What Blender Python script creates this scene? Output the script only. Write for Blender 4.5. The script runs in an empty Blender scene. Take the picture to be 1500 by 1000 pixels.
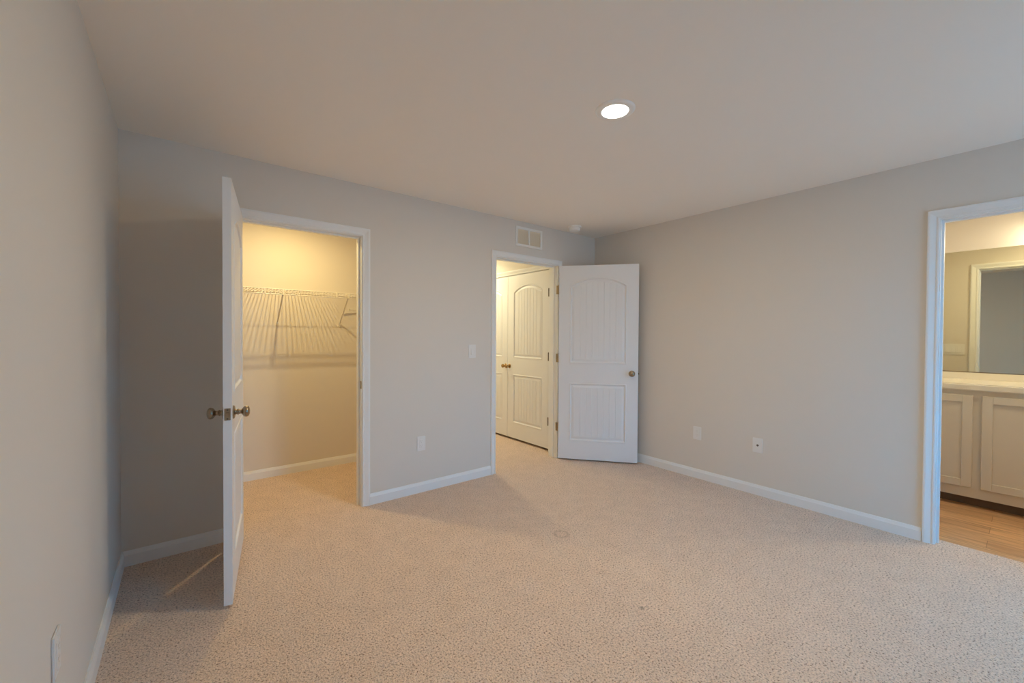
import bpy, bmesh, math
from mathutils import Matrix, Vector

sc = bpy.context.scene
COL = sc.collection

# ------------------------------------------------------------------ camera
YAW, PITCH, ROLL, FPX = 0.6719, -0.0137, 0.0056, 604.82
fwd = Vector((math.sin(YAW) * math.cos(PITCH), math.cos(YAW) * math.cos(PITCH), math.sin(PITCH)))
rgt = Vector((math.cos(YAW), -math.sin(YAW), 0))
upv = rgt.cross(fwd)
r2 = rgt * math.cos(ROLL) + upv * math.sin(ROLL)
u2 = -rgt * math.sin(ROLL) + upv * math.cos(ROLL)
cam_data = bpy.data.cameras.new('camera')
cam_data.sensor_width = 36
cam_data.sensor_fit = 'HORIZONTAL'
cam_data.lens = 36 * FPX / 1500
cam_data.clip_start = 0.02
cam = bpy.data.objects.new('camera', cam_data)
COL.objects.link(cam)
M = Matrix.Identity(4)
for i in range(3):
    M[i][0], M[i][1], M[i][2] = r2[i], u2[i], -fwd[i]
M[0][3], M[1][3], M[2][3] = 0.2791, -3.1574, 1.3078
cam.matrix_world = M
sc.camera = cam

# ------------------------------------------------------------------ sky, exposure
sc.view_settings.view_transform = 'Standard'
sc.view_settings.look = 'None'
sc.view_settings.gamma = 1
sc.view_settings.use_curve_mapping = False
sc.view_settings.exposure = 0.0
sc.cycles.use_denoising = True
sc.cycles.max_bounces = 14
sc.cycles.diffuse_bounces = 9

SKY = 9.2
SKY_C = (0.02, 0.46, 1.0)
GND_C = (0.17, 0.27, 0.38)
world = bpy.data.worlds.new('sky')
sc.world = world
world.use_nodes = True
wn = world.node_tree
wn.nodes.clear()
tc = wn.nodes.new('ShaderNodeTexCoord')
sep = wn.nodes.new('ShaderNodeSeparateXYZ')
rmp = wn.nodes.new('ShaderNodeValToRGB')
rmp.color_ramp.elements[0].position = 0.47
rmp.color_ramp.elements[0].color = GND_C + (1,)
rmp.color_ramp.elements[1].position = 0.56
rmp.color_ramp.elements[1].color = SKY_C + (1,)
mp = wn.nodes.new('ShaderNodeMapRange')
mp.inputs['From Min'].default_value = -1
mp.inputs['From Max'].default_value = 1
bgn = wn.nodes.new('ShaderNodeBackground')
bgn.inputs['Strength'].default_value = SKY
won = wn.nodes.new('ShaderNodeOutputWorld')
wn.links.new(tc.outputs['Generated'], sep.inputs[0])
wn.links.new(sep.outputs['Z'], mp.inputs['Value'])
wn.links.new(mp.outputs[0], rmp.inputs[0])
wn.links.new(rmp.outputs[0], bgn.inputs['Color'])
wn.links.new(bgn.outputs[0], won.inputs[0])

# lamp powers (W) and colours
CEIL_W, CLOSET_W, HALL_W, BATH_W = 18.5, 13.5, 19, 19
CEIL_C = (1.0, 0.80, 0.49)
CLOSET_C = (1.0, 0.75, 0.33)
HALL_C = (1.0, 0.88, 0.53)
BATH_C = (1.0, 0.86, 0.57)

# window in the wall behind the camera
WX0, WX1, WZ0, WZ1, YF = 2.3, 3.85, 0.5, 2.15, -4.9

SIDE = False
SY0, SY1 = -4.7, -3.5
FRONT = True
portal = bpy.data.lights.new('window_portal', 'AREA')
portal.shape = 'RECTANGLE'
portal.size = WX1 - WX0
portal.size_y = WZ1 - WZ0
portal.cycles.is_portal = True
po = bpy.data.objects.new('window_portal', portal)
po.location = ((WX0 + WX1) / 2, YF - 0.06, (WZ0 + WZ1) / 2)
po.rotation_euler = (math.radians(90), 0, 0)      # emits towards +y
COL.objects.link(po)

# ------------------------------------------------------------------ materials
def mat(name, col, rough=0.6, metal=0.0, spec=0.5):
    m = bpy.data.materials.new(name)
    m.use_nodes = True
    b = m.node_tree.nodes['Principled BSDF']
    b.inputs['Base Color'].default_value = (*col, 1)
    b.inputs['Roughness'].default_value = rough
    b.inputs['Metallic'].default_value = metal
    b.inputs['Specular IOR Level'].default_value = spec
    return m

def add_bump(m, scale, strength, dist=0.001, detail=3):
    nt = m.node_tree
    b = nt.nodes['Principled BSDF']
    t = nt.nodes.new('ShaderNodeTexCoord')
    n = nt.nodes.new('ShaderNodeTexNoise')
    n.inputs['Scale'].default_value = scale
    n.inputs['Detail'].default_value = detail
    u = nt.nodes.new('ShaderNodeBump')
    u.inputs['Strength'].default_value = strength
    u.inputs['Distance'].default_value = dist
    nt.links.new(t.outputs['Object'], n.inputs['Vector'])
    nt.links.new(n.outputs['Fac'], u.inputs['Height'])
    nt.links.new(u.outputs['Normal'], b.inputs['Normal'])
    return m

WALL = add_bump(mat('wall_paint', (0.73, 0.69, 0.64), 0.75, spec=0.25), 260, 0.10)
CEIL = add_bump(mat('ceiling_paint', (0.92, 0.87, 0.81), 0.9, spec=0.1), 180, 0.10)
TRIM = mat('white_trim_paint', (0.82, 0.835, 0.85), 0.38, spec=0.4)
DOOR = add_bump(mat('white_door_paint', (0.79, 0.795, 0.81), 0.42, spec=0.4), 90, 0.05)
NICKEL = mat('satin_nickel', (0.36, 0.29, 0.215), 0.24, 1.0)
BRASS = mat('antique_brass', (0.42, 0.27, 0.11), 0.25, 1.0)
DARKMETAL = mat('dark_metal', (0.12, 0.09, 0.07), 0.4, 0.8)
PLASTIC = mat('white_plastic', (0.92, 0.91, 0.89), 0.35)
PLATE = mat('white_plate_plastic', (0.80, 0.795, 0.79), 0.35)
DARK = mat('dark_gap', (0.02, 0.018, 0.015), 0.8)
WIRE = mat('white_vinyl_coated_wire', (0.74, 0.71, 0.66), 0.4)
BRACE = mat('brace_enamel', (0.74, 0.70, 0.62), 0.45)
GRAYCLIP = mat('grey_clip', (0.55, 0.53, 0.50), 0.5)
CAB = mat('cream_cabinet_paint', (0.66, 0.61, 0.52), 0.45)
COUNTER = mat('cultured_marble', (0.80, 0.76, 0.66), 0.2)
MIRROR = mat('mirror_silver', (0.70, 0.69, 0.56), 0.02, 1.0)
REGISTER = mat('register_enamel', (0.88, 0.87, 0.84), 0.4)
DUCT = mat('duct_lining', (0.88, 0.80, 0.66), 0.8)

def emis(name, col, strength):
    m = bpy.data.materials.new(name)
    m.use_nodes = True
    b = m.node_tree.nodes['Principled BSDF']
    b.inputs['Base Color'].default_value = (0.8, 0.8, 0.8, 1)
    b.inputs['Emission Color'].default_value = (*col, 1)
    b.inputs['Emission Strength'].default_value = strength
    return m
LENS = emis('lit_lens', (1.0, 0.93, 0.82), 6)
SHADE = emis('lit_frosted_glass', (1.0, 0.86, 0.6), 1.2)

def glass():
    m = mat('window_glass', (1, 1, 1), 0.0)
    b = m.node_tree.nodes['Principled BSDF']
    b.inputs['Transmission Weight'].default_value = 1
    b.inputs['IOR'].default_value = 1.01
    return m
GLASS = glass()

def carpet():
    m = mat('beige_cut_pile_carpet', (0.5, 0.4, 0.32), 0.95, spec=0.05)
    nt = m.node_tree
    b = nt.nodes['Principled BSDF']
    t = nt.nodes.new('ShaderNodeTexCoord')
    # tufts
    v = nt.nodes.new('ShaderNodeTexVoronoi')
    v.inputs['Scale'].default_value = 150
    n1 = nt.nodes.new('ShaderNodeTexNoise')
    n1.inputs['Scale'].default_value = 115
    n1.inputs['Detail'].default_value = 4
    n1.inputs['Roughness'].default_value = 0.70
    # pile lean, brushed in patches
    n2 = nt.nodes.new('ShaderNodeTexNoise')
    n2.inputs['Scale'].default_value = 9.0
    n2.inputs['Detail'].default_value = 5
    n2.inputs['Distortion'].default_value = 0.6
    r1 = nt.nodes.new('ShaderNodeValToRGB')
    e = r1.color_ramp.elements
    e[0].position = 0.36; e[0].color = (0.24, 0.12, 0.065, 1)
    e[1].position = 0.60; e[1].color = (0.95, 0.745, 0.60, 1)
    k = e.new(0.44); k.color = (0.74, 0.58, 0.475, 1)
    mx = nt.nodes.new('ShaderNodeMixRGB')
    mx.blend_type = 'MULTIPLY'
    mx.inputs[0].default_value = 1
    r2_ = nt.nodes.new('ShaderNodeValToRGB')
    r2_.color_ramp.elements[0].position = 0.35
    r2_.color_ramp.elements[0].color = (0.93, 0.925, 0.92, 1)
    r2_.color_ramp.elements[1].position = 0.65
    r2_.color_ramp.elements[1].color = (1, 1, 1, 1)
    L = nt.links.new
    for x in (v, n1, n2):
        L(t.outputs['Object'], x.inputs['Vector'])
    L(n1.outputs['Fac'], r1.inputs[0])
    L(n2.outputs['Fac'], r2_.inputs[0])
    L(r1.outputs[0], mx.inputs[1])
    L(r2_.outputs[0], mx.inputs[2])
    # furniture dent ring and two small stains
    def spot(x, y, r_in, r_out, strength, ring=False):
        vm = nt.nodes.new('ShaderNodeVectorMath'); vm.operation = 'DISTANCE'
        vm.inputs[1].default_value = (x, y, 0)
        L(t.outputs['Object'], vm.inputs[0])
        cr = nt.nodes.new('ShaderNodeValToRGB')
        mr = nt.nodes.new('ShaderNodeMapRange')
        mr.inputs['From Min'].default_value = 0
        mr.inputs['From Max'].default_value = r_out * 1.5
        L(vm.outputs['Value'], mr.inputs['Value']); L(mr.outputs[0], cr.inputs[0])
        el = cr.color_ramp.elements
        s = 1 - strength
        if ring:
            el[0].position = 0.40; el[0].color = (1, 1, 1, 1)
            el[1].position = 0.80; el[1].color = (1, 1, 1, 1)
            q = el.new(0.60); q.color = (s, s * 0.98, s * 0.94, 1)
        else:
            el[0].position = 0.2; el[0].color = (s, s, s, 1)
            el[1].position = 0.66; el[1].color = (1, 1, 1, 1)
        return cr.outputs[0]
    out = mx.outputs[0]
    for o in (spot(2.227, -1.242, 0, 0.048, 0.20, True), spot(2.003, -2.007, 0, 0.018, 0.45), spot(2.03, -2.02, 0, 0.010, 0.35)):
        mm = nt.nodes.new('ShaderNodeMixRGB'); mm.blend_type = 'MULTIPLY'; mm.inputs[0].default_value = 1
        L(out, mm.inputs[1]); L(o, mm.inputs[2]); out = mm.outputs[0]
    L(out, b.inputs['Base Color'])
    ad = nt.nodes.new('ShaderNodeMath'); ad.operation = 'ADD'
    L(n1.outputs['Fac'], ad.inputs[0]); L(v.outputs['Distance'], ad.inputs[1])
    u = nt.nodes.new('ShaderNodeBump')
    u.inputs['Strength'].default_value = 0.9
    u.inputs['Distance'].default_value = 0.006
    L(ad.outputs[0], u.inputs['Height']); L(u.outputs['Normal'], b.inputs['Normal'])
    b.inputs['Sheen Weight'].default_value = 0.15
    return m
CARPET = carpet()

def planks():
    m = mat('wood_look_planks', (0.4, 0.25, 0.14), 0.4)
    nt = m.node_tree; b = nt.nodes['Principled BSDF']; L = nt.links.new
    t = nt.nodes.new('ShaderNodeTexCoord')
    mp_ = nt.nodes.new('ShaderNodeMapping')
    mp_.inputs['Rotation'].default_value = (0, 0, math.radians(90))
    br = nt.nodes.new('ShaderNodeTexBrick')
    br.inputs['Scale'].default_value = 1
    br.inputs['Brick Width'].default_value = 1.2
    br.inputs['Row Height'].default_value = 0.15
    br.inputs['Mortar Size'].default_value = 0.0012
    br.inputs['Color1'].default_value = (0.57, 0.34, 0.18, 1)
    br.inputs['Color2'].default_value = (0.70, 0.44, 0.24, 1)
    br.inputs['Mortar'].default_value = (0.25, 0.14, 0.07, 1)
    mp2 = nt.nodes.new('ShaderNodeMapping')
    mp2.inputs['Scale'].default_value = (28, 2.2, 1)
    n = nt.nodes.new('ShaderNodeTexNoise')
    n.inputs['Scale'].default_value = 1.6; n.inputs['Detail'].default_value = 6
    cr = nt.nodes.new('ShaderNodeValToRGB')
    cr.color_ramp.elements[0].position = 0.3; cr.color_ramp.elements[0].color = (0.62, 0.6, 0.58, 1)
    cr.color_ramp.elements[1].position = 0.7; cr.color_ramp.elements[1].color = (1.15, 1.12, 1.1, 1)
    mm = nt.nodes.new('ShaderNodeMixRGB'); mm.blend_type = 'MULTIPLY'; mm.inputs[0].default_value = 1
    L(t.outputs['Object'], mp_.inputs[0]); L(mp_.outputs[0], br.inputs['Vector'])
    L(t.outputs['Object'], mp2.inputs[0]); L(mp2.outputs[0], n.inputs['Vector']); L(n.outputs['Fac'], cr.inputs[0])
    L(br.outputs['Color'], mm.inputs[1]); L(cr.outputs[0], mm.inputs[2]); L(mm.outputs[0], b.inputs['Base Color'])
    return m
PLANKS = planks()

# ------------------------------------------------------------------ mesh helpers
def box(bm, x0, x1, y0, y1, z0, z1):
    x0, x1 = sorted((x0, x1)); y0, y1 = sorted((y0, y1)); z0, z1 = sorted((z0, z1))
    v = [bm.verts.new(p) for p in ((x0, y0, z0), (x1, y0, z0), (x1, y1, z0), (x0, y1, z0),
                                   (x0, y0, z1), (x1, y0, z1), (x1, y1, z1), (x0, y1, z1))]
    for f in ((0, 3, 2, 1), (4, 5, 6, 7), (0, 1, 5, 4), (1, 2, 6, 5), (2, 3, 7, 6), (3, 0, 4, 7)):
        bm.faces.new([v[i] for i in f])
    return v

def bevel_box(bm, x0, x1, y0, y1, z0, z1, r=0.002, seg=2):
    t = bmesh.new()
    box(t, x0, x1, y0, y1, z0, z1)
    bmesh.ops.bevel(t, geom=list(t.edges), offset=r, segments=seg, affect='EDGES')
    me = bpy.data.meshes.new('tmp'); t.to_mesh(me); t.free()
    bm.from_mesh(me); bpy.data.meshes.remove(me)

def tube(bm, a, b, r, n=10, caps=True):
    a, b = Vector(a), Vector(b)
    d = (b - a).normalized()
    s = d.orthogonal().normalized(); t = d.cross(s)
    A = []; B = []
    for i in range(n):
        q = 2 * math.pi * i / n
        o = (s * math.cos(q) + t * math.sin(q)) * r
        A.append(bm.verts.new(a + o)); B.append(bm.verts.new(b + o))
    for i in range(n):
        j = (i + 1) % n
        bm.faces.new((A[i], A[j], B[j], B[i]))
    if caps:
        bm.faces.new(A[::-1]); bm.faces.new(B)

def lathe(bm, prof, origin=(0, 0, 0), axis='z', n=32, sign=1):
    """prof: list of (radius, height) along the axis."""
    o = Vector(origin); rings = []
    for r, h in prof:
        ring = []
        for i in range(n if r > 1e-6 else 1):
            q = 2 * math.pi * i / n
            c, s = r * math.cos(q), r * math.sin(q)
            h_ = h * sign
            p = {'z': Vector((c, s, h_)), 'y': Vector((c, h_, s)), 'x': Vector((h_, c, s))}[axis]
            ring.append(bm.verts.new(o + p))
        rings.append(ring)
    for a, b in zip(rings, rings[1:]):
        for i in range(n):
            j = (i + 1) % n
            if len(a) == 1 and len(b) == 1: continue
            if len(a) == 1: bm.faces.new((a[0], b[j], b[i]))
            elif len(b) == 1: bm.faces.new((a[i], a[j], b[0]))
            else: bm.faces.new((a[i], a[j], b[j], b[i]))

def obj(name, bm, m, parent=None, smooth=False, weld=False, mats=None):
    if weld:
        bmesh.ops.remove_doubles(bm, verts=bm.verts, dist=1e-5)
    bmesh.ops.recalc_face_normals(bm, faces=bm.faces)
    if smooth:
        for f in bm.faces: f.smooth = True
    me = bpy.data.meshes.new(name)
    bm.to_mesh(me); bm.free()
    me.materials.append(m)
    if smooth:
        try: me.set_sharp_from_angle(angle=math.radians(40))
        except Exception: pass
    o = bpy.data.objects.new(name, me)
    COL.objects.link(o)
    if parent: o.parent = parent
    return o

def empty(name, loc=(0, 0, 0), rz=0.0):
    o = bpy.data.objects.new(name, None)
    o.empty_display_size = 0.05
    COL.objects.link(o)
    o.location = loc; o.rotation_euler = (0, 0, rz)
    return o

def tag(o, label, cat, kind=None, group=None):
    o['label'] = label; o['category'] = cat
    if kind: o['kind'] = kind
    if group: o['group'] = group
    return o

def struct(name, bm, m, label, cat):
    return tag(obj(name, bm, m), label, cat, 'structure')

# ------------------------------------------------------------------ room dimensions
H = 2.44
W = 4.005            # room width, wall with the bath doorway at x = W
TW = 0.115           # wall thickness
CY = 1.18            # closet depth behind the back wall
HX = 3.511           # hall closet wall
BX = 5.58            # bath wall with the mirror
BY0, BY1 = -4.6, -2.42
CAS = 0.057
ZT = 2.052           # head jamb height
CJ0, CJ1 = 0.565, 1.334      # closet opening
HJ0, HJ1 = 2.597, 3.402      # hall opening
BJ0, BJ1 = -3.56, -2.796     # bath opening (y)

# ------------------------------------------------------------------ floors, ceiling, walls
bm = bmesh.new(); box(bm, -0.12, W + TW - 0.005, YF - 0.12, 3.0, -0.06, 0)
struct('floor', bm, CARPET, 'beige cut pile carpet covering the bedroom, closet and hall', 'carpet')
bm = bmesh.new(); box(bm, W + TW - 0.005, BX + 0.1, BY0 - 0.1, BY1 + 0.1, -0.06, -0.002)
struct('floor_bath', bm, PLANKS, 'brown wood look plank floor beyond the right doorway', 'floor')

LX, LY = 1.974, -1.845
bm = bmesh.new(); box(bm, -0.12, BX + 0.1, YF - 0.12, 3.0, H, H + 0.08)
struct('ceiling', bm, CEIL, 'smooth beige painted ceiling', 'ceiling')

bm = bmesh.new()
if SIDE:
    box(bm, -0.12, 0, YF - 0.12, SY0, 0, H); box(bm, -0.12, 0, SY1, CY, 0, H)
    box(bm, -0.12, 0, SY0, SY1, 0, WZ0); box(bm, -0.12, 0, SY0, SY1, WZ1, H)
else:
    box(bm, -0.12, 0, YF - 0.12, CY, 0, H)
struct('wall_left', bm, WALL, 'greige painted wall along the left side', 'wall')

def wall_y(bm, y0, y1, x0, x1, openings):
    """wall of constant y with door/window openings (xa, xb, za, zb)."""
    x = x0
    for xa, xb, za, zb in openings:
        box(bm, x, xa, y0, y1, 0, H)
        if za > 0: box(bm, xa, xb, y0, y1, 0, za)
        box(bm, xa, xb, y0, y1, zb, H)
        x = xb
    box(bm, x, x1, y0, y1, 0, H)

JT = 0.018
bm = bmesh.new()
wall_y(bm, 0, TW, 0, W, [(CJ0 - JT, CJ1 + JT, 0, ZT + JT), (HJ0 - JT, HJ1 + JT, 0, ZT + JT)])
struct('wall_back', bm, WALL, 'greige painted wall with the closet and hall doorways', 'wall')

bm = bmesh.new()
x = W
box(bm, x, x + TW, BJ1 + JT, TW, 0, H)
box(bm, x, x + TW, BJ0 - JT, BJ1 + JT, ZT + JT, H)
box(bm, x, x + TW, YF - 0.12, BJ0 - JT, 0, H)
struct('wall_right', bm, WALL, 'greige painted wall with the bathroom doorway', 'wall')

bm = bmesh.new()
wall_y(bm, YF - 0.12, YF, 0, W, [(WX0, WX1, WZ0, WZ1)] if FRONT else [])
bm.verts.ensure_lookup_table()
struct('wall_front', bm, WALL, 'greige painted wall with the window, behind the viewer', 'wall')

# closet
bm = bmesh.new(); box(bm, -0.12, 2.45, CY, CY + 0.1, 0, H)
struct('wall_closet_back', bm, WALL, 'warm lit wall at the back of the walk in closet', 'wall')
bm = bmesh.new(); box(bm, 2.35, 2.45, TW, CY, 0, H); box(bm, 2.35, 2.45, CY + 0.1, 3.0, 0, H)
struct('wall_closet_right', bm, WALL, 'painted wall between the closet and the hall', 'wall')
# hall
HD0, HD1 = 0.225, 1.765      # hall closet opening (y)
bm = bmesh.new()
box(bm, HX, HX + 0.1, TW, HD0 - 0.002, 0, H)
box(bm, HX, HX + 0.1, HD0 - 0.002, HD1 + 0.002, 2.075, H)
box(bm, HX, HX + 0.1, HD1 + 0.002, 3.0, 0, H)
struct('wall_hall_right', bm, WALL, 'hall wall around the double closet doors', 'wall')
bm = bmesh.new(); box(bm, 2.45, HX + 0.1, 3.0, 3.1, 0, H)
struct('wall_hall_back', bm, WALL, 'painted wall at the far end of the hall', 'wall')
bm = bmesh.new(); box(bm, HX + 0.1, HX + 0.14, HD0 - 0.1, HD1 + 0.1, 0, H)
struct('wall_hall_closet', bm, WALL, 'wall inside the hall closet behind the double doors', 'wall')
# bath
bm = bmesh.new(); box(bm, BX, BX + 0.1, BY0, BY1, 0, H)
struct('wall_bath_right', bm, WALL, 'bathroom wall behind the mirror and vanity', 'wall')
bm = bmesh.new(); box(bm, W + TW, BX + 0.1, BY1, BY1 + 0.1, 0, H)
struct('wall_bath_back', bm, WALL, 'bathroom side wall beyond the vanity', 'wall')
bm = bmesh.new(); box(bm, W + TW, BX + 0.1, BY0 - 0.1, BY0, 0, H)
struct('wall_bath_front', bm, WALL, 'bathroom side wall nearest the viewer', 'wall')

# ------------------------------------------------------------------ baseboards
BH, BT = 0.084, 0.014
PROF = [(0, 0), (BT, 0), (BT, BH - 0.022), (BT - 0.002, BH - 0.018), (BT - 0.004, BH - 0.012), (0.007, BH - 0.003), (0.006, BH), (0, BH)]
def base_run(bm, p0, p1, n):
    """board from p0 to p1 (x, y); n = direction away from the wall."""
    ends = []
    for p in (p0, p1):
        ends.append([bm.verts.new((p[0] + n[0] * d, p[1] + n[1] * d, z)) for d, z in PROF])
    a, b = ends
    k = len(PROF)
    for i in range(k):
        j = (i + 1) % k
        bm.faces.new((a[i], a[j], b[j], b[i]))
    bm.faces.new(a[::-1]); bm.faces.new(b)

def baseboard(name, runs, label):
    bm = bmesh.new()
    for p0, p1, n in runs: base_run(bm, p0, p1, n)
    return struct(name, bm, TRIM, label, 'baseboard')
CO = CAS + 0.005
baseboard('baseboard_left', [((0, YF), (0, 0), (1, 0))], 'white baseboard along the left wall')
baseboard('baseboard_back', [((0, 0), (CJ0 - CO, 0), (0, -1)), ((CJ1 + CO, 0), (HJ0 - CO, 0), (0, -1)), ((HJ1 + CO, 0), (W, 0), (0, -1))],
          'white baseboard along the wall with the closet and hall doorways')
baseboard('baseboard_right', [((W, 0), (W, BJ1 + CO), (-1, 0)), ((W, BJ0 - CO), (W, YF), (-1, 0))], 'white baseboard along the right wall')
baseboard('baseboard_front', [((0, YF), (W, YF), (0, 1))], 'white baseboard under the window')
baseboard('baseboard_closet', [((0, CY), (2.35, CY), (0, -1)), ((2.35, CY), (2.35, TW), (-1, 0)), ((0, CY), (0, TW), (1, 0))],
          'cream lit baseboard inside the walk in closet')
baseboard('baseboard_hall', [((2.45, TW), (2.45, 3.0), (1, 0)), ((HX, HD1 + CO), (HX, 3.0), (-1, 0)), ((2.45, 3.0), (HX, 3.0), (0, -1))],
          'white baseboard in the hall')
baseboard('baseboard_bath', [((W + TW, BJ1 + CO), (W + TW, BY1), (1, 0)), ((W + TW, BY1), (5.03, BY1), (0, -1))], 'white baseboard in the bathroom')

# ------------------------------------------------------------------ door frames
CPROF = [(0.0, 0.0), (0.0, 0.009), (0.003, 0.011), (0.010, 0.0115), (0.013, 0.0085), (0.018, 0.0095), (0.030, 0.0135),
         (0.038, 0.0165), (0.043, 0.018), (0.051, 0.018), (0.055, 0.016), (0.057, 0.0)]
def casing(bm, u0, u1, zt, fmap):
    """mitred casing; opening u0..u1, head at zt; fmap(u, t, z) -> point; t = distance off the wall."""
    rev = 0.005
    cols = []
    for side in range(4):
        c = []
        for o, t in CPROF:
            q = o + rev
            u, z = [(u0 - q, 0), (u0 - q, zt + q), (u1 + q, zt + q), (u1 + q, 0)][side]
            c.append(bm.verts.new(fmap(u, t, z)))
        cols.append(c)
    for a, b in zip(cols, cols[1:]):
        for i in range(len(a) - 1):
            bm.faces.new((a[i], a[i + 1], b[i + 1], b[i]))
        bm.faces.new((a[-1], a[0], b[0], b[-1]))
    bm.faces.new(cols[0]); bm.faces.new(cols[-1][::-1])

def frame_y(parent, x0, x1, y0, y1, stop_y, near=True, far=True):
    """jamb, stop and casings of an opening in a wall of constant y."""
    bm = bmesh.new()
    box(bm, x0 - JT, x0, y0, y1, 0, ZT + JT); box(bm, x1, x1 + JT, y0, y1, 0, ZT + JT); box(bm, x0, x1, y0, y1, ZT, ZT + JT)
    obj('jamb', bm, TRIM, parent)
    bm = bmesh.new()
    s0, s1 = stop_y
    box(bm, x0, x0 + 0.011, s0, s1, 0, ZT); box(bm, x1 - 0.011, x1, s0, s1, 0, ZT); box(bm, x0 + 0.011, x1 - 0.011, s0, s1, ZT - 0.011, ZT)
    obj('door_stop', bm, TRIM, parent)
    if near:
        bm = bmesh.new(); casing(bm, x0, x1, ZT, lambda u, t, z: (u, y0 - t, z)); obj('casing', bm, TRIM, parent)
    if far:
        bm = bmesh.new(); casing(bm, x0, x1, ZT, lambda u, t, z: (u, y1 + t, z)); obj('casing', bm, TRIM, parent)

# ------------------------------------------------------------------ two panel arch top plank door leaf
RINGS = [(0.0, 0.0), (0.003, -0.003), (0.009, -0.0035), (0.013, -0.001), (0.018, 0.007), (0.025, 0.009), (0.032, 0.0065), (0.044, 0.003), (0.050, 0.0025)]
def leaf_face(bm, w, h, ys, sgn):
    """ys: y of the face; sgn: +1 moves into the leaf along +y."""
    sw = 0.115 if w > 0.78 else 0.11
    xl, xr = sw, w - sw
    P = lambda x, z, d=0.0: bm.verts.new((x, ys + sgn * d, z))
    # x samples of the plank field, as fractions
    dmax = RINGS[-1][0]
    fl, fr = xl + dmax, xr - dmax
    n = 8; pw = (fr - fl) / n; g = 0.0035
    xs = [(fl, 0)]
    for i in range(n):
        c = fl + pw * i
        if i > 0: xs += [(c - g, 0), (c, 0.0035), (c + g, 0)]
        xs += [(c + pw / 2, 0)]
    xs += [(fr, 0)]
    ts = [((x - fl) / (fr - fl), gd) for x, gd in xs]
    def quad(a, b, c, d): bm.faces.new((a, b, c, d))
    def panel(z0, zs, za):
        half = (xr - xl) / 2; rise = za - zs; xc = (xl + xr) / 2
        if rise > 0:
            R = (half * half + rise * rise) / (2 * rise); zc = za - R
            top = lambda x, d: zc + math.sqrt(max(0, (R - d) ** 2 - (x - xc) ** 2))
        else:
            top = lambda x, d: zs - d
        rows = []
        for d, dep in RINGS:
            a, b = xl + d, xr - d
            bot = []; tp = []
            for t, gd in ts:
                x = a + (b - a) * t
                bot.append((x, z0 + d, dep)); tp.append((x, top(x, d), dep))
            rows.append((bot, tp))
        V = [([P(*p) for p in b], [P(*p) for p in t]) for b, t in rows]
        for (b0, t0), (b1, t1) in zip(V, V[1:]):
            for i in range(len(ts) - 1):
                quad(b0[i], b0[i + 1], b1[i + 1], b1[i])
                quad(t0[i], t0[i + 1], t1[i + 1], t1[i])
            quad(b0[0], t0[0], t1[0], b1[0]); quad(b0[-1], t0[-1], t1[-1], b1[-1])
        # plank field
        bb, tt = rows[-1]
        fb = [P(x, z, dep + gd) for (x, z, dep), (t, gd) in zip(bb, ts)]
        ft = [P(x, z, dep + gd) for (x, z, dep), (t, gd) in zip(tt, ts)]
        b1, t1 = V[-1]
        for i in range(len(ts) - 1):
            quad(fb[i], fb[i + 1], ft[i + 1], ft[i])
            quad(b1[i], b1[i + 1], fb[i + 1], fb[i])
            quad(t1[i], t1[i + 1], ft[i + 1], ft[i])
        return rows[0]
    b_lo, t_lo = panel(0.19, 0.80, 0.80)
    b_hi, t_hi = panel(1.005, 1.82, 1.905)
    def rect(x0, x1, z0, z1): quad(P(x0, z0), P(x1, z0), P(x1, z1), P(x0, z1))
    zs = [0, 0.19, 0.80, 1.005, 1.82, h]
    for i in range(5):
        rect(0, xl, zs[i], zs[i + 1]); rect(xr, w, zs[i], zs[i + 1])
    for i in range(len(ts) - 1):
        xa, xb = b_lo[i][0], b_lo[i + 1][0]
        rect(xa, xb, 0, 0.19); rect(xa, xb, 0.80, 1.005)
        quad(P(xa, t_hi[i][1]), P(xb, t_hi[i + 1][1]), P(xb, h), P(xa, h))

def leaf_mesh(w, h=2.03, t=0.035):
    bm = bmesh.new()
    leaf_face(bm, w, h, -t / 2, 1)
    leaf_face(bm, w, h, t / 2, -1)
    def q(*p): bm.faces.new([bm.verts.new(v) for v in p])
    a, b = -t / 2, t / 2
    q((0, a, 0), (0, b, 0), (0, b, h), (0, a, h)); q((w, a, 0), (w, b, 0), (w, b, h), (w, a, h))
    q((0, a, 0), (w, a, 0), (w, b, 0), (0, b, 0)); q((0, a, h), (w, a, h), (w, b, h), (0, b, h))
    return bm

KNOB = [(0.0, 0.0), (0.032, 0.0), (0.0325, 0.003), (0.030, 0.006), (0.022, 0.008), (0.0125, 0.010), (0.0115, 0.016), (0.0145, 0.018),
        (0.0150, 0.021), (0.0125, 0.024), (0.0105, 0.028), (0.0110, 0.034), (0.016, 0.038), (0.0225, 0.042), (0.0265, 0.048), (0.0275, 0.054),
        (0.0262, 0.060), (0.022, 0.0650), (0.014, 0.0685), (0.006, 0.0697), (0.0, 0.070)]
def knob(parent, x, z, y, sgn, m, label=None, scale=1.0):
    bm = bmesh.new()
    lathe(bm, [(r * scale, hh * scale) for r, hh in KNOB], (x, y, z), 'y', 36, sgn)
    o = obj('door_knob', bm, m, parent, smooth=True)
    if label: o['label'] = label
    return o

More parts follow.
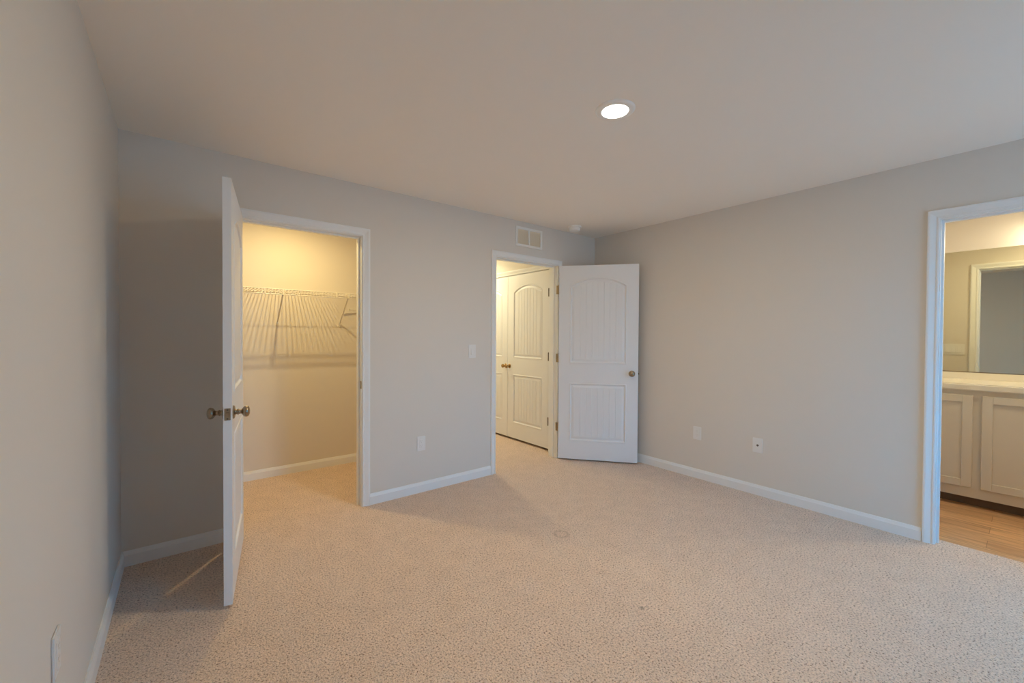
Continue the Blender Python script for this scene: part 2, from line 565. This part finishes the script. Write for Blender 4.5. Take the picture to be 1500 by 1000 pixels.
def leaf(parent, w, loc, rz, knob_sides, m_knob, knob_label, latch=True, hx_side=0):
    """hinged leaf; local x from hinge edge to free edge."""
    o = obj('door_leaf', leaf_mesh(w), DOOR, parent, weld=True)
    o.location = loc; o.rotation_euler = (0, 0, rz)
    for s in knob_sides:
        knob(o, w - 0.062, 0.912, s * 0.0176, s, m_knob, knob_label)
    if latch:
        bm = bmesh.new()
        bevel_box(bm, w - 0.0002, w + 0.0018, -0.0125, 0.0125, 0.912 - 0.0285, 0.912 + 0.0285, 0.0008, 1)
        lp = obj('latch_plate', bm, NICKEL, o)
        lp['label'] = 'nickel latch plate on the door edge'
        bm = bmesh.new(); bevel_box(bm, w + 0.001, w + 0.010, -0.007, 0.007, 0.912 - 0.009, 0.912 + 0.009, 0.002, 2)
        obj('latch_bolt', bm, NICKEL, o)
        for dz in (-0.021, 0.021):
            bm = bmesh.new()
            lathe(bm, [(0, 0), (0.0038, 0), (0.003, 0.0012), (0, 0.0014)], (w + 0.0018, 0, 0.912 + dz), 'x', 12)
            obj('screw', bm, DARKMETAL, o)
    return o

def hinge(parent, pin, d_leaf, d_jamb, z, m=NICKEL, label='satin nickel hinge'):
    """knuckle at pin (x, y); plates towards the leaf and the jamb; d_* are unit (x, y)."""
    bm = bmesh.new()
    for k in range(5):
        z0 = z - 0.0445 + k * 0.0178
        tube(bm, (pin[0], pin[1], z0 + 0.0005), (pin[0], pin[1], z0 + 0.0173), 0.0062, 14)
    lathe(bm, [(0, -0.049), (0.004, -0.048), (0.0045, -0.0445)], (pin[0], pin[1], z), 'z', 14)
    lathe(bm, [(0.0045, 0.0445), (0.004, 0.048), (0, 0.049)], (pin[0], pin[1], z), 'z', 14)
    for d in (d_leaf, d_jamb):
        if d is None: continue
        dx, dy = d; px, py = -dy * 0.0011, dx * 0.0011
        a = (pin[0] + dx * 0.003, pin[1] + dy * 0.003); b = (pin[0] + dx * 0.032, pin[1] + dy * 0.032)
        vs = []
        for zz in (z - 0.0445, z + 0.0445):
            for q, s in ((a, 1), (b, 1), (b, -1), (a, -1)):
                vs.append(bm.verts.new((q[0] + px * s, q[1] + py * s, zz)))
        for f in ((0, 1, 2, 3), (7, 6, 5, 4), (0, 4, 5, 1), (1, 5, 6, 2), (2, 6, 7, 3), (3, 7, 4, 0)):
            bm.faces.new([vs[i] for i in f])
    o = obj('hinge', bm, m, parent)
    o['label'] = label
    return o

Z0 = 0.016
HZ = (0.21 + 0.13, 1.075, 1.80)

# door 1: closet door, open into the room
d1 = tag(empty('door_1', ((CJ0 + CJ1) / 2, 0, 0)), 'white arch top two panel door standing open in front of the lit walk in closet', 'door', 'structure')
def local(parent, fn):
    """build children in world coordinates, then cancel the parent's offset."""
    before = set(parent.children)
    fn()
    for c in parent.children:
        if c not in before:
            c.location = Vector(c.location) - parent.location
def f1():
    frame_y(d1, CJ0, CJ1, 0, TW, (0.040, 0.075))
    # free end corner of the closet side face, and the leaf direction
    w = 0.738
    fx, fy = 0.4575, -0.7955
    ang = math.radians(-98.9)
    dx, dy = math.cos(ang), math.sin(ang)
    nx, ny = math.cos(ang + math.pi / 2), math.sin(ang + math.pi / 2)      # +y side of the leaf = towards +x
    t = 0.0175
    hx, hy = fx - dx * w - nx * t, fy - dy * w - ny * t
    leaf(d1, w, (hx, hy, Z0), ang, (-1, 1), NICKEL, 'satin nickel knob')
    pin = (hx - nx * (t + 0.002), hy - ny * (t + 0.002))
    pin = (CJ0 - 0.018, -0.0245)
    for z in HZ: hinge(d1, pin, (dx, dy), None, z)
    bm = bmesh.new()
    bevel_box(bm, CJ1 - 0.0015, CJ1 + 0.001, 0.001, 0.027, 0.928 - 0.029, 0.928 + 0.029, 0.0006, 1)
    o = obj('strike_plate', bm, BRASS, d1); o['label'] = 'brass strike plate on the jamb'
local(d1, f1)

# door 2: hall door, swung back towards the right wall
d2 = tag(empty('door_2', ((HJ0 + HJ1) / 2, 0, 0)), 'white arch top two panel door swung open beside the hall doorway, against the right wall', 'door', 'structure')
def f2():
    frame_y(d2, HJ0, HJ1, 0, TW, (0.040, 0.075))
    w = 0.81
    hx, hy = 3.384, -0.047       # hinge end of the visible face
    ang = math.radians(-50.6)
    nx, ny = -math.sin(ang), math.cos(ang)      # +y local: away from the camera
    leaf(d2, w, (hx + nx * 0.0175, hy + ny * 0.0175, Z0), ang, (-1, 1), NICKEL, 'satin nickel knob')
    pin = (HJ1 + 0.002, -0.0245)
    for z in HZ: hinge(d2, pin, None, (-0.12, 0.99), z, NICKEL)
local(d2, f2)

# door 3: double closet doors in the hall
d3 = tag(empty('door_3', (HX, (HD0 + HD1) / 2, 0)), 'pair of white arch top closet doors with brass knobs, seen through the hall doorway', 'door', 'structure')
def f3():
    zt = 2.062
    y0, y1 = HD0, HD1
    bm = bmesh.new()
    box(bm, HX - 0.001, HX + 0.1, y0, y0 + 0.012, 0, zt + 0.012); box(bm, HX - 0.001, HX + 0.1, y1 - 0.012, y1, 0, zt + 0.012)
    box(bm, HX - 0.001, HX + 0.1, y0, y1, zt, zt + 0.012)
    obj('jamb', bm, TRIM, d3)
    bm = bmesh.new(); casing(bm, y0 + 0.006, y1 - 0.006, zt, lambda u, t, z: (HX - t, u, z)); obj('casing', bm, TRIM, d3)
    w = 0.753
    # right leaf (nearer), hinge at y0, runs towards +y; visible face looks to -x
    leaf(d3, w, (HX + 0.0185, y0 + 0.014, Z0 + 0.012), math.radians(90), (), BRASS, None, False)
    leaf(d3, w, (HX + 0.0185, y1 - 0.014, Z0 + 0.012), math.radians(-90), (), BRASS, None, False)
    ym = (y0 + y1) / 2
    for s in (-1, 1):
        bm = bmesh.new()
        lathe(bm, [(r * 0.88, hh * 0.88) for r, hh in KNOB], (HX + 0.001, ym + s * 0.040, 0.925), 'x', 32, -1)
        k = obj('door_knob', bm, BRASS, d3, smooth=True); k['label'] = 'brass knob'
    for y, in ((y0 + 0.011,), (y1 - 0.011,)):
        for z in HZ:
            hinge(d3, (HX - 0.006, y), None, None, z, DARKMETAL, 'dark hinge')
local(d3, f3)

# bath doorway: cased opening
t1 = tag(empty('trim_1', (W, (BJ0 + BJ1) / 2, 0)), 'white moulded casing around the bathroom doorway in the right wall', 'door casing', 'structure')
def f4():
    y0, y1 = BJ0, BJ1
    bm = bmesh.new()
    box(bm, W, W + TW, y0 - JT, y0, 0, ZT + JT); box(bm, W, W + TW, y1, y1 + JT, 0, ZT + JT); box(bm, W, W + TW, y0, y1, ZT, ZT + JT)
    obj('jamb', bm, TRIM, t1)
    bm = bmesh.new()
    box(bm, W + 0.04, W + 0.075, y1 - 0.011, y1, 0, ZT); box(bm, W + 0.04, W + 0.075, y0, y0 + 0.011, 0, ZT); box(bm, W + 0.04, W + 0.075, y0 + 0.011, y1 - 0.011, ZT - 0.011, ZT)
    obj('door_stop', bm, TRIM, t1)
    bm = bmesh.new(); casing(bm, y0, y1, ZT, lambda u, t, z: (W - t, u, z)); obj('casing', bm, TRIM, t1)
    bm = bmesh.new(); casing(bm, y0, y1, ZT, lambda u, t, z: (W + TW + t, u, z)); obj('casing', bm, TRIM, t1)
local(t1, f4)

# ------------------------------------------------------------------ window behind the viewer
w1 = tag(empty('window_1', ((WX0 + WX1) / 2, YF, WZ0)), 'white twin window behind the viewer letting in daylight', 'window', 'structure')
def f5():
    bm = bmesh.new()
    f = 0.045; ya, yb = YF - 0.09, YF - 0.03
    xm = (WX0 + WX1) / 2; zm = (WZ0 + WZ1) / 2
    box(bm, WX0, WX0 + f, ya, yb, WZ0, WZ1); box(bm, WX1 - f, WX1, ya, yb, WZ0, WZ1)
    box(bm, WX0 + f, WX1 - f, ya, yb, WZ0, WZ0 + f); box(bm, WX0 + f, WX1 - f, ya, yb, WZ1 - f, WZ1)
    box(bm, xm - 0.04, xm + 0.04, ya, yb, WZ0 + f, WZ1 - f)
    box(bm, WX0 + f, xm - 0.04, ya + 0.01, yb - 0.01, zm - 0.02, zm + 0.02); box(bm, xm + 0.04, WX1 - f, ya + 0.01, yb - 0.01, zm - 0.02, zm + 0.02)
    obj('window_frame', bm, TRIM, w1)
    for a, b in ((WX0 + f, xm - 0.04), (xm + 0.04, WX1 - f)):
        bm = bmesh.new(); box(bm, a, b, YF - 0.063, YF - 0.059, WZ0 + f, WZ1 - f); obj('pane', bm, GLASS, w1)
    bm = bmesh.new(); bevel_box(bm, WX0 - 0.07, WX1 + 0.07, YF - 0.03, YF + 0.045, WZ0 - 0.02, WZ0, 0.004, 2); obj('window_sill', bm, TRIM, w1)
local(w1, f5)

# ------------------------------------------------------------------ lamps
def area(name, parent, loc, size, power, col, spread=180):
    l = bpy.data.lights.new(name, 'AREA'); l.shape = 'DISK'; l.size = size
    l.energy = power; l.color = col; l.spread = math.radians(spread)
    o = bpy.data.objects.new(name, l); COL.objects.link(o)
    o.location = loc
    if parent: o.parent = parent
    return o

cl = tag(empty('ceiling_light', (LX, LY, H)), 'round white recessed disc light glowing in the bedroom ceiling', 'ceiling light')
bm = bmesh.new()
lathe(bm, [(0.0655, -0.0065), (0.0665, -0.0085), (0.070, -0.009), (0.086, -0.007), (0.096, -0.003), (0.098, 0.0)], (0, 0, 0), 'z', 64)
obj('trim_ring', bm, PLASTIC, cl, smooth=True)
bm = bmesh.new(); lathe(bm, [(0, -0.0070), (0.066, -0.0070), (0.066, -0.004)], (0, 0, 0), 'z', 64)
o = obj('lens', bm, LENS, cl); o['label'] = 'glowing white lens'
area('lamp', cl, (0, 0, -0.0095), 0.12, CEIL_W, CEIL_C)

def dome(name, x, y, label, power, col, r=0.14, src=0.14):
    e = tag(empty(name, (x, y, H)), label, 'ceiling light')
    bm = bmesh.new(); lathe(bm, [(0, 0), (r, 0), (r, -0.02), (r - 0.01, -0.022)], (0, 0, 0), 'z', 40); obj('base', bm, PLASTIC, e, smooth=True)
    bm = bmesh.new(); lathe(bm, [(r - 0.012, -0.022), (r * 0.8, -0.05), (r * 0.5, -0.068), (0, -0.075)], (0, 0, 0), 'z', 40)
    o = obj('glass_shade', bm, SHADE, e, smooth=True); o['label'] = 'glowing frosted glass shade'
    area('lamp', e, (0, 0, -0.078), src, power, col)
    return e
dome('closet_light', 1.00, 0.55, 'flush dome light on the walk in closet ceiling', CLOSET_W, CLOSET_C, 0.11, 0.032)
dome('hall_light', 3.0, 1.55, 'flush dome light on the hall ceiling', HALL_W, HALL_C, 0.13)

dome('bath_fill_light', 4.65, -3.35, 'unseen dome light added on the bathroom ceiling as fill', BATH_W * 0.6, BATH_C, 0.12)  # added fill lamp, brightens the bathroom floor and cabinet from out of view
vl = tag(empty('vanity_light', (BX, -3.45, 2.24)), 'bar light with frosted shades above the bathroom mirror', 'vanity light')
bm = bmesh.new(); bevel_box(bm, -0.03, -0.001, -0.30, 0.30, -0.03, 0.03, 0.004, 2); obj('back_plate', bm, NICKEL, vl)
for k in (-0.2, 0.0, 0.2):
    bm = bmesh.new(); tube(bm, (-0.03, k, 0), (-0.09, k, 0), 0.008); obj('arm', bm, NICKEL, vl)
    bm = bmesh.new(); lathe(bm, [(0.02, 0.03), (0.03, 0.0), (0.045, -0.05), (0.05, -0.08)], (-0.10, k, 0), 'z', 24); obj('glass_shade', bm, SHADE, vl, smooth=True)
    l = bpy.data.lights.new('bulb', 'POINT'); l.energy = BATH_W / 6; l.color = BATH_C; l.shadow_soft_size = 0.04
    lo = bpy.data.objects.new('bulb', l); COL.objects.link(lo); lo.location = (-0.10, k, -0.12); lo.parent = vl

# ------------------------------------------------------------------ smoke detector
sd = tag(empty('smoke_detector', (3.453, -0.20, H)), 'round white smoke detector on the ceiling above the hall door corner', 'smoke detector')
bm = bmesh.new(); lathe(bm, [(0.068, 0), (0.068, -0.010), (0.064, -0.012), (0, -0.012)], (0, 0, 0), 'z', 48); obj('base', bm, PLASTIC, sd, smooth=True)
bm = bmesh.new(); lathe(bm, [(0.050, -0.012), (0.050, -0.016), (0.056, -0.018), (0.055, -0.034), (0.049, -0.043), (0.030, -0.047), (0, -0.048)], (0, 0, 0), 'z', 48)
obj('cover', bm, PLASTIC, sd, smooth=True)

# ------------------------------------------------------------------ air register above the hall door
vx0, vx1, vz0, vz1 = 2.826, 3.174, 2.193, 2.386
vt = tag(empty('air_register', ((vx0 + vx1) / 2, 0, (vz0 + vz1) / 2)), 'white rectangular air register high on the wall above the hall doorway', 'air vent')
def f6():
    b = 0.024
    bm = bmesh.new()
    xm = (vx0 + vx1) / 2
    for (a, c, d, e) in ((vx0, vx1, vz0, vz0 + b), (vx0, vx1, vz1 - b, vz1), (vx0, vx0 + b, vz0 + b, vz1 - b), (vx1 - b, vx1, vz0 + b, vz1 - b), (xm - 0.008, xm + 0.008, vz0 + b, vz1 - b)):
        bevel_box(bm, a, c, -0.012, 0, d, e, 0.002, 1)
    obj('frame', bm, REGISTER, vt)
    bm = bmesh.new()
    n = 11
    for half in ((vx0 + b, xm - 0.008), (xm + 0.008, vx1 - b)):
        st = (half[1] - half[0]) / n
        for i in range(n):
            xc = half[0] + st * (i + 0.5)
            v = []
            for z in (vz0 + b, vz1 - b - 0.016):
                v.append([bm.verts.new(p) for p in ((xc - 0.003, -0.009, z), (xc + 0.0035, -0.001, z), (xc + 0.0045, -0.001, z), (xc - 0.002, -0.009, z))])
            for k in range(4):
                j = (k + 1) % 4
                bm.faces.new((v[0][k], v[0][j], v[1][j], v[1][k]))
            bm.faces.new(v[0][::-1]); bm.faces.new(v[1])
    obj('louvres', bm, REGISTER, vt)
    bm = bmesh.new(); box(bm, vx0 + b - 0.002, vx1 - b + 0.002, -0.0012, -0.0002, vz0 + b - 0.002, vz1 - b + 0.002)
    obj('duct_screen', bm, DUCT, vt)
local(vt, f6)

# ------------------------------------------------------------------ wall plates
def plate(name, loc, rz, label, cat, kind, group=None, gangs=1):
    """local: x across, -y out of the wall, z up; centred."""
    e = tag(empty(name, loc, rz), label, cat, None, group)
    wdt = 0.078 + 0.046 * (gangs - 1)
    bm = bmesh.new(); bevel_box(bm, -wdt / 2, wdt / 2, -0.0065, -0.0002, -0.0605, 0.0605, 0.003, 2); obj('cover_plate', bm, PLATE, e)
    for g in range(gangs):
        cx = (g - (gangs - 1) / 2) * 0.046
        if kind == 'switch':
            bm = bmesh.new()
            bevel_box(bm, cx - 0.0165, cx + 0.0165, -0.0075, -0.006, -0.034, 0.034, 0.0006, 1)
            obj('switch_frame', bm, PLATE, e)
            bm = bmesh.new()
            v = box(bm, cx - 0.0145, cx + 0.0145, -0.0125, -0.006, -0.031, 0.031)
            for q in v:
                if q.co.z > 0 and q.co.y < -0.01: q.co.y = -0.0085
            obj('rocker', bm, PLATE, e)
        elif kind == 'outlet':
            bm = bmesh.new(); bevel_box(bm, cx - 0.0165, cx + 0.0165, -0.0085, -0.006, -0.034, 0.034, 0.0012, 1)
            r = obj('receptacle', bm, PLATE, e)
            bm = bmesh.new()
            for dz in (-0.018, 0.018):
                box(bm, cx - 0.0070, cx - 0.0050, -0.0089, -0.0084, dz - 0.001, dz + 0.008)
                box(bm, cx + 0.0050, cx + 0.0070, -0.0089, -0.0084, dz, dz + 0.007)
                tube(bm, (cx, -0.0089, dz - 0.0075), (cx, -0.0084, dz - 0.0075), 0.0024, 10)
            obj('slots', bm, GRAYCLIP, r)
        else:
            bm = bmesh.new()
            lathe(bm, [(0.0085, 0.006), (0.0085, 0.008), (0.0048, 0.008), (0.0048, 0.015), (0.0015, 0.015)], (0, 0, 0), 'y', 20, -1)
            c = obj('coax_connector', bm, DARKMETAL, e, smooth=True); c['label'] = 'dark metal cable connector'
    for g in range(gangs):
        cx = (g - (gangs - 1) / 2) * 0.046
        for dz in (-0.048, 0.048):
            bm = bmesh.new()
            lathe(bm, [(0, 0.0075), (0.003, 0.0072), (0.0032, 0.006)], (cx, 0, dz), 'y', 12, -1)
            obj('screw', bm, PLATE, e)
    return e
plate('light_switch', (2.327, 0, 1.166), 0, 'white rocker light switch on the back wall left of the hall doorway', 'light switch', 'switch')
plate('wall_outlet', (1.826, 0, 0.407), 0, 'white wall outlet low on the back wall between the closet and hall doorways', 'outlet', 'outlet')
plate('wall_outlet', (W, -1.243, 0.417), math.radians(-90), 'white wall outlet low on the right wall, nearer the open hall door', 'outlet', 'outlet')
plate('cable_outlet', (W, -1.758, 0.412), math.radians(-90), 'white wall plate with a single dark cable connector low on the right wall', 'wall plate', 'coax')
plate('wall_outlet', (0, -1.515, 0.437), math.radians(90), 'white wall outlet low on the left wall, seen edge on', 'outlet', 'outlet')
plate('light_switch', (W + TW, -2.618, 1.185), math.radians(90), 'triple white light switch reflected in the bathroom mirror', 'light switch', 'switch', None, 3)

# ------------------------------------------------------------------ closet wire shelf
SZ, SD = 1.697, 0.30
SX0, SX1 = 0.006, 2.10
sh = tag(empty('wire_shelf', (1.05, CY, SZ)), 'white ventilated wire shelf across the closet back wall', 'shelf')
def f7():
    yf = CY - SD
    bm = bmesh.new()
    n = int((SX1 - SX0) / 0.0254)
    for i in range(n + 1):
        x = SX0 + i * 0.0254
        tube(bm, (x, CY - 0.004, SZ), (x, yf, SZ), 0.0022, 6, False)
        tube(bm, (x, yf, SZ), (x, yf, SZ - 0.042), 0.0024, 6, False)
    obj('deck_wires', bm, WIRE, sh)
    bm = bmesh.new()
    for y, z, r in ((yf, SZ + 0.002, 0.0038), (yf, SZ - 0.042, 0.0042), (CY - 0.005, SZ - 0.002, 0.003), (CY - 0.2, SZ - 0.003, 0.0018)):
        tube(bm, (SX0, y, z), (SX1, y, z), r, 8)
    obj('long_rods', bm, WIRE, sh)
    for x in (0.45, 0.957, 1.508, 2.03):
        bm = bmesh.new()
        a = Vector((x, yf + 0.004, SZ - 0.022)); b = Vector((x, CY - 0.006, 1.42))
        d = (b - a); L_ = d.length; d.normalize()
        s = Vector((1, 0, 0)); t = d.cross(s)
        v = []
        for p in (a, b):
            for su, tu in ((-1, -1), (1, -1), (1, 1), (-1, 1)):
                v.append(bm.verts.new(p + s * su * 0.0055 + t * tu * 0.0035))
        for f in ((0, 3, 2, 1), (4, 5, 6, 7), (0, 1, 5, 4), (1, 2, 6, 5), (2, 3, 7, 6), (3, 0, 4, 7)):
            bm.faces.new([v[i] for i in f])
        bevel_box(bm, x - 0.006, x + 0.006, yf - 0.005, yf + 0.006, SZ - 0.046, SZ + 0.007, 0.001, 1)
        o = obj('brace', bm, BRACE, sh)
        bm = bmesh.new(); bevel_box(bm, x - 0.010, x + 0.010, CY - 0.012, CY - 0.0005, 1.385, 1.425, 0.003, 2)
        obj('wall_clip', bm, WIRE, sh)
    for x in (0.82, 1.40):
        bm = bmesh.new(); bevel_box(bm, x - 0.008, x + 0.008, yf - 0.006, yf + 0.004, SZ - 0.046, SZ + 0.007, 0.002, 1)
        obj('lip_clip', bm, WIRE, sh)
    bm = bmesh.new()  # white wedge on the closet back wall, added for an unclear shape
    bevel_box(bm, 1.60, 1.70, CY - 0.02, CY - 0.001, 1.555, 1.578, 0.003, 1)
    v = []
    for y in (CY - 0.016, CY - 0.002):
        v.append([bm.verts.new(p) for p in ((1.545, y, 1.517), (1.55, y, 1.535), (1.70, y, 1.577), (1.70, y, 1.545))])
    for k in range(4):
        j = (k + 1) % 4
        bm.faces.new((v[0][k], v[0][j], v[1][j], v[1][k]))
    bm.faces.new(v[0][::-1]); bm.faces.new(v[1])
    obj('white_wedge', bm, WIRE, sh)
local(sh, f7)

# ------------------------------------------------------------------ bath vanity, countertop, mirror
VX = 5.05
vy0, vy1 = -4.2, BY1 - 0.003
va = tag(empty('vanity_cabinet', (VX, (vy0 + vy1) / 2, 0)), 'cream painted vanity cabinet with recessed panel doors in the bathroom', 'cabinet')
def f8():
    bm = bmesh.new()
    box(bm, VX, BX - 0.002, vy0, vy1, 0.075, 0.905)
    obj('body', bm, CAB, va)
    bm = bmesh.new(); box(bm, VX + 0.075, BX - 0.002, vy0, vy1, -0.001, 0.075)
    o = obj('toe_kick', bm, mat('toe_kick_shade', (0.16, 0.11, 0.08), 0.6), va); o['label'] = 'recessed toe kick, coloured dark for the shade under the cabinet'  # shadow under the cabinet is put into the toe kick's colour
    def cdoor(ya, yb, za, zb):
        bm = bmesh.new(); r = 0.055; x0, x1 = VX - 0.019, VX
        bevel_box(bm, x0, x1, ya, ya + r, za, zb, 0.0015, 1); bevel_box(bm, x0, x1, yb - r, yb, za, zb, 0.0015, 1)
        bevel_box(bm, x0, x1, ya + r, yb - r, za, za + r, 0.0015, 1); bevel_box(bm, x0, x1, ya + r, yb - r, zb - r, zb, 0.0015, 1)
        box(bm, x0 + 0.010, x1, ya + r, yb - r, za + r, zb - r)
        obj('cabinet_door', bm, CAB, va)
    for a, b in ((-2.885, -2.475), (-3.345, -2.932), (-3.80, -3.39)):
        cdoor(a, b, 0.155, 0.868)
local(va, f8)
bm = bmesh.new()
bevel_box(bm, VX - 0.028, BX - 0.001, vy0 - 0.01, vy1, 0.9055, 0.957, 0.008, 3)
bevel_box(bm, BX - 0.022, BX - 0.001, vy0 - 0.01, vy1, 0.952, 1.014, 0.003, 2)
tag(obj('countertop', bm, COUNTER), 'cream cultured marble countertop with backsplash on the vanity', 'countertop')
mr = tag(empty('wall_mirror', (BX, -3.3, 1.016)), 'large frameless mirror above the bathroom countertop', 'mirror')
def f9():
    bm = bmesh.new(); box(bm, BX - 0.006, BX - 0.001, -4.15, BY1 - 0.01, 1.016, 2.062); obj('glass', bm, MIRROR, mr)
    bm = bmesh.new(); box(bm, BX - 0.009, BX - 0.001, -4.15, BY1 - 0.01, 1.0145, 1.022); obj('bottom_channel', bm, NICKEL, mr)
local(mr, f9)
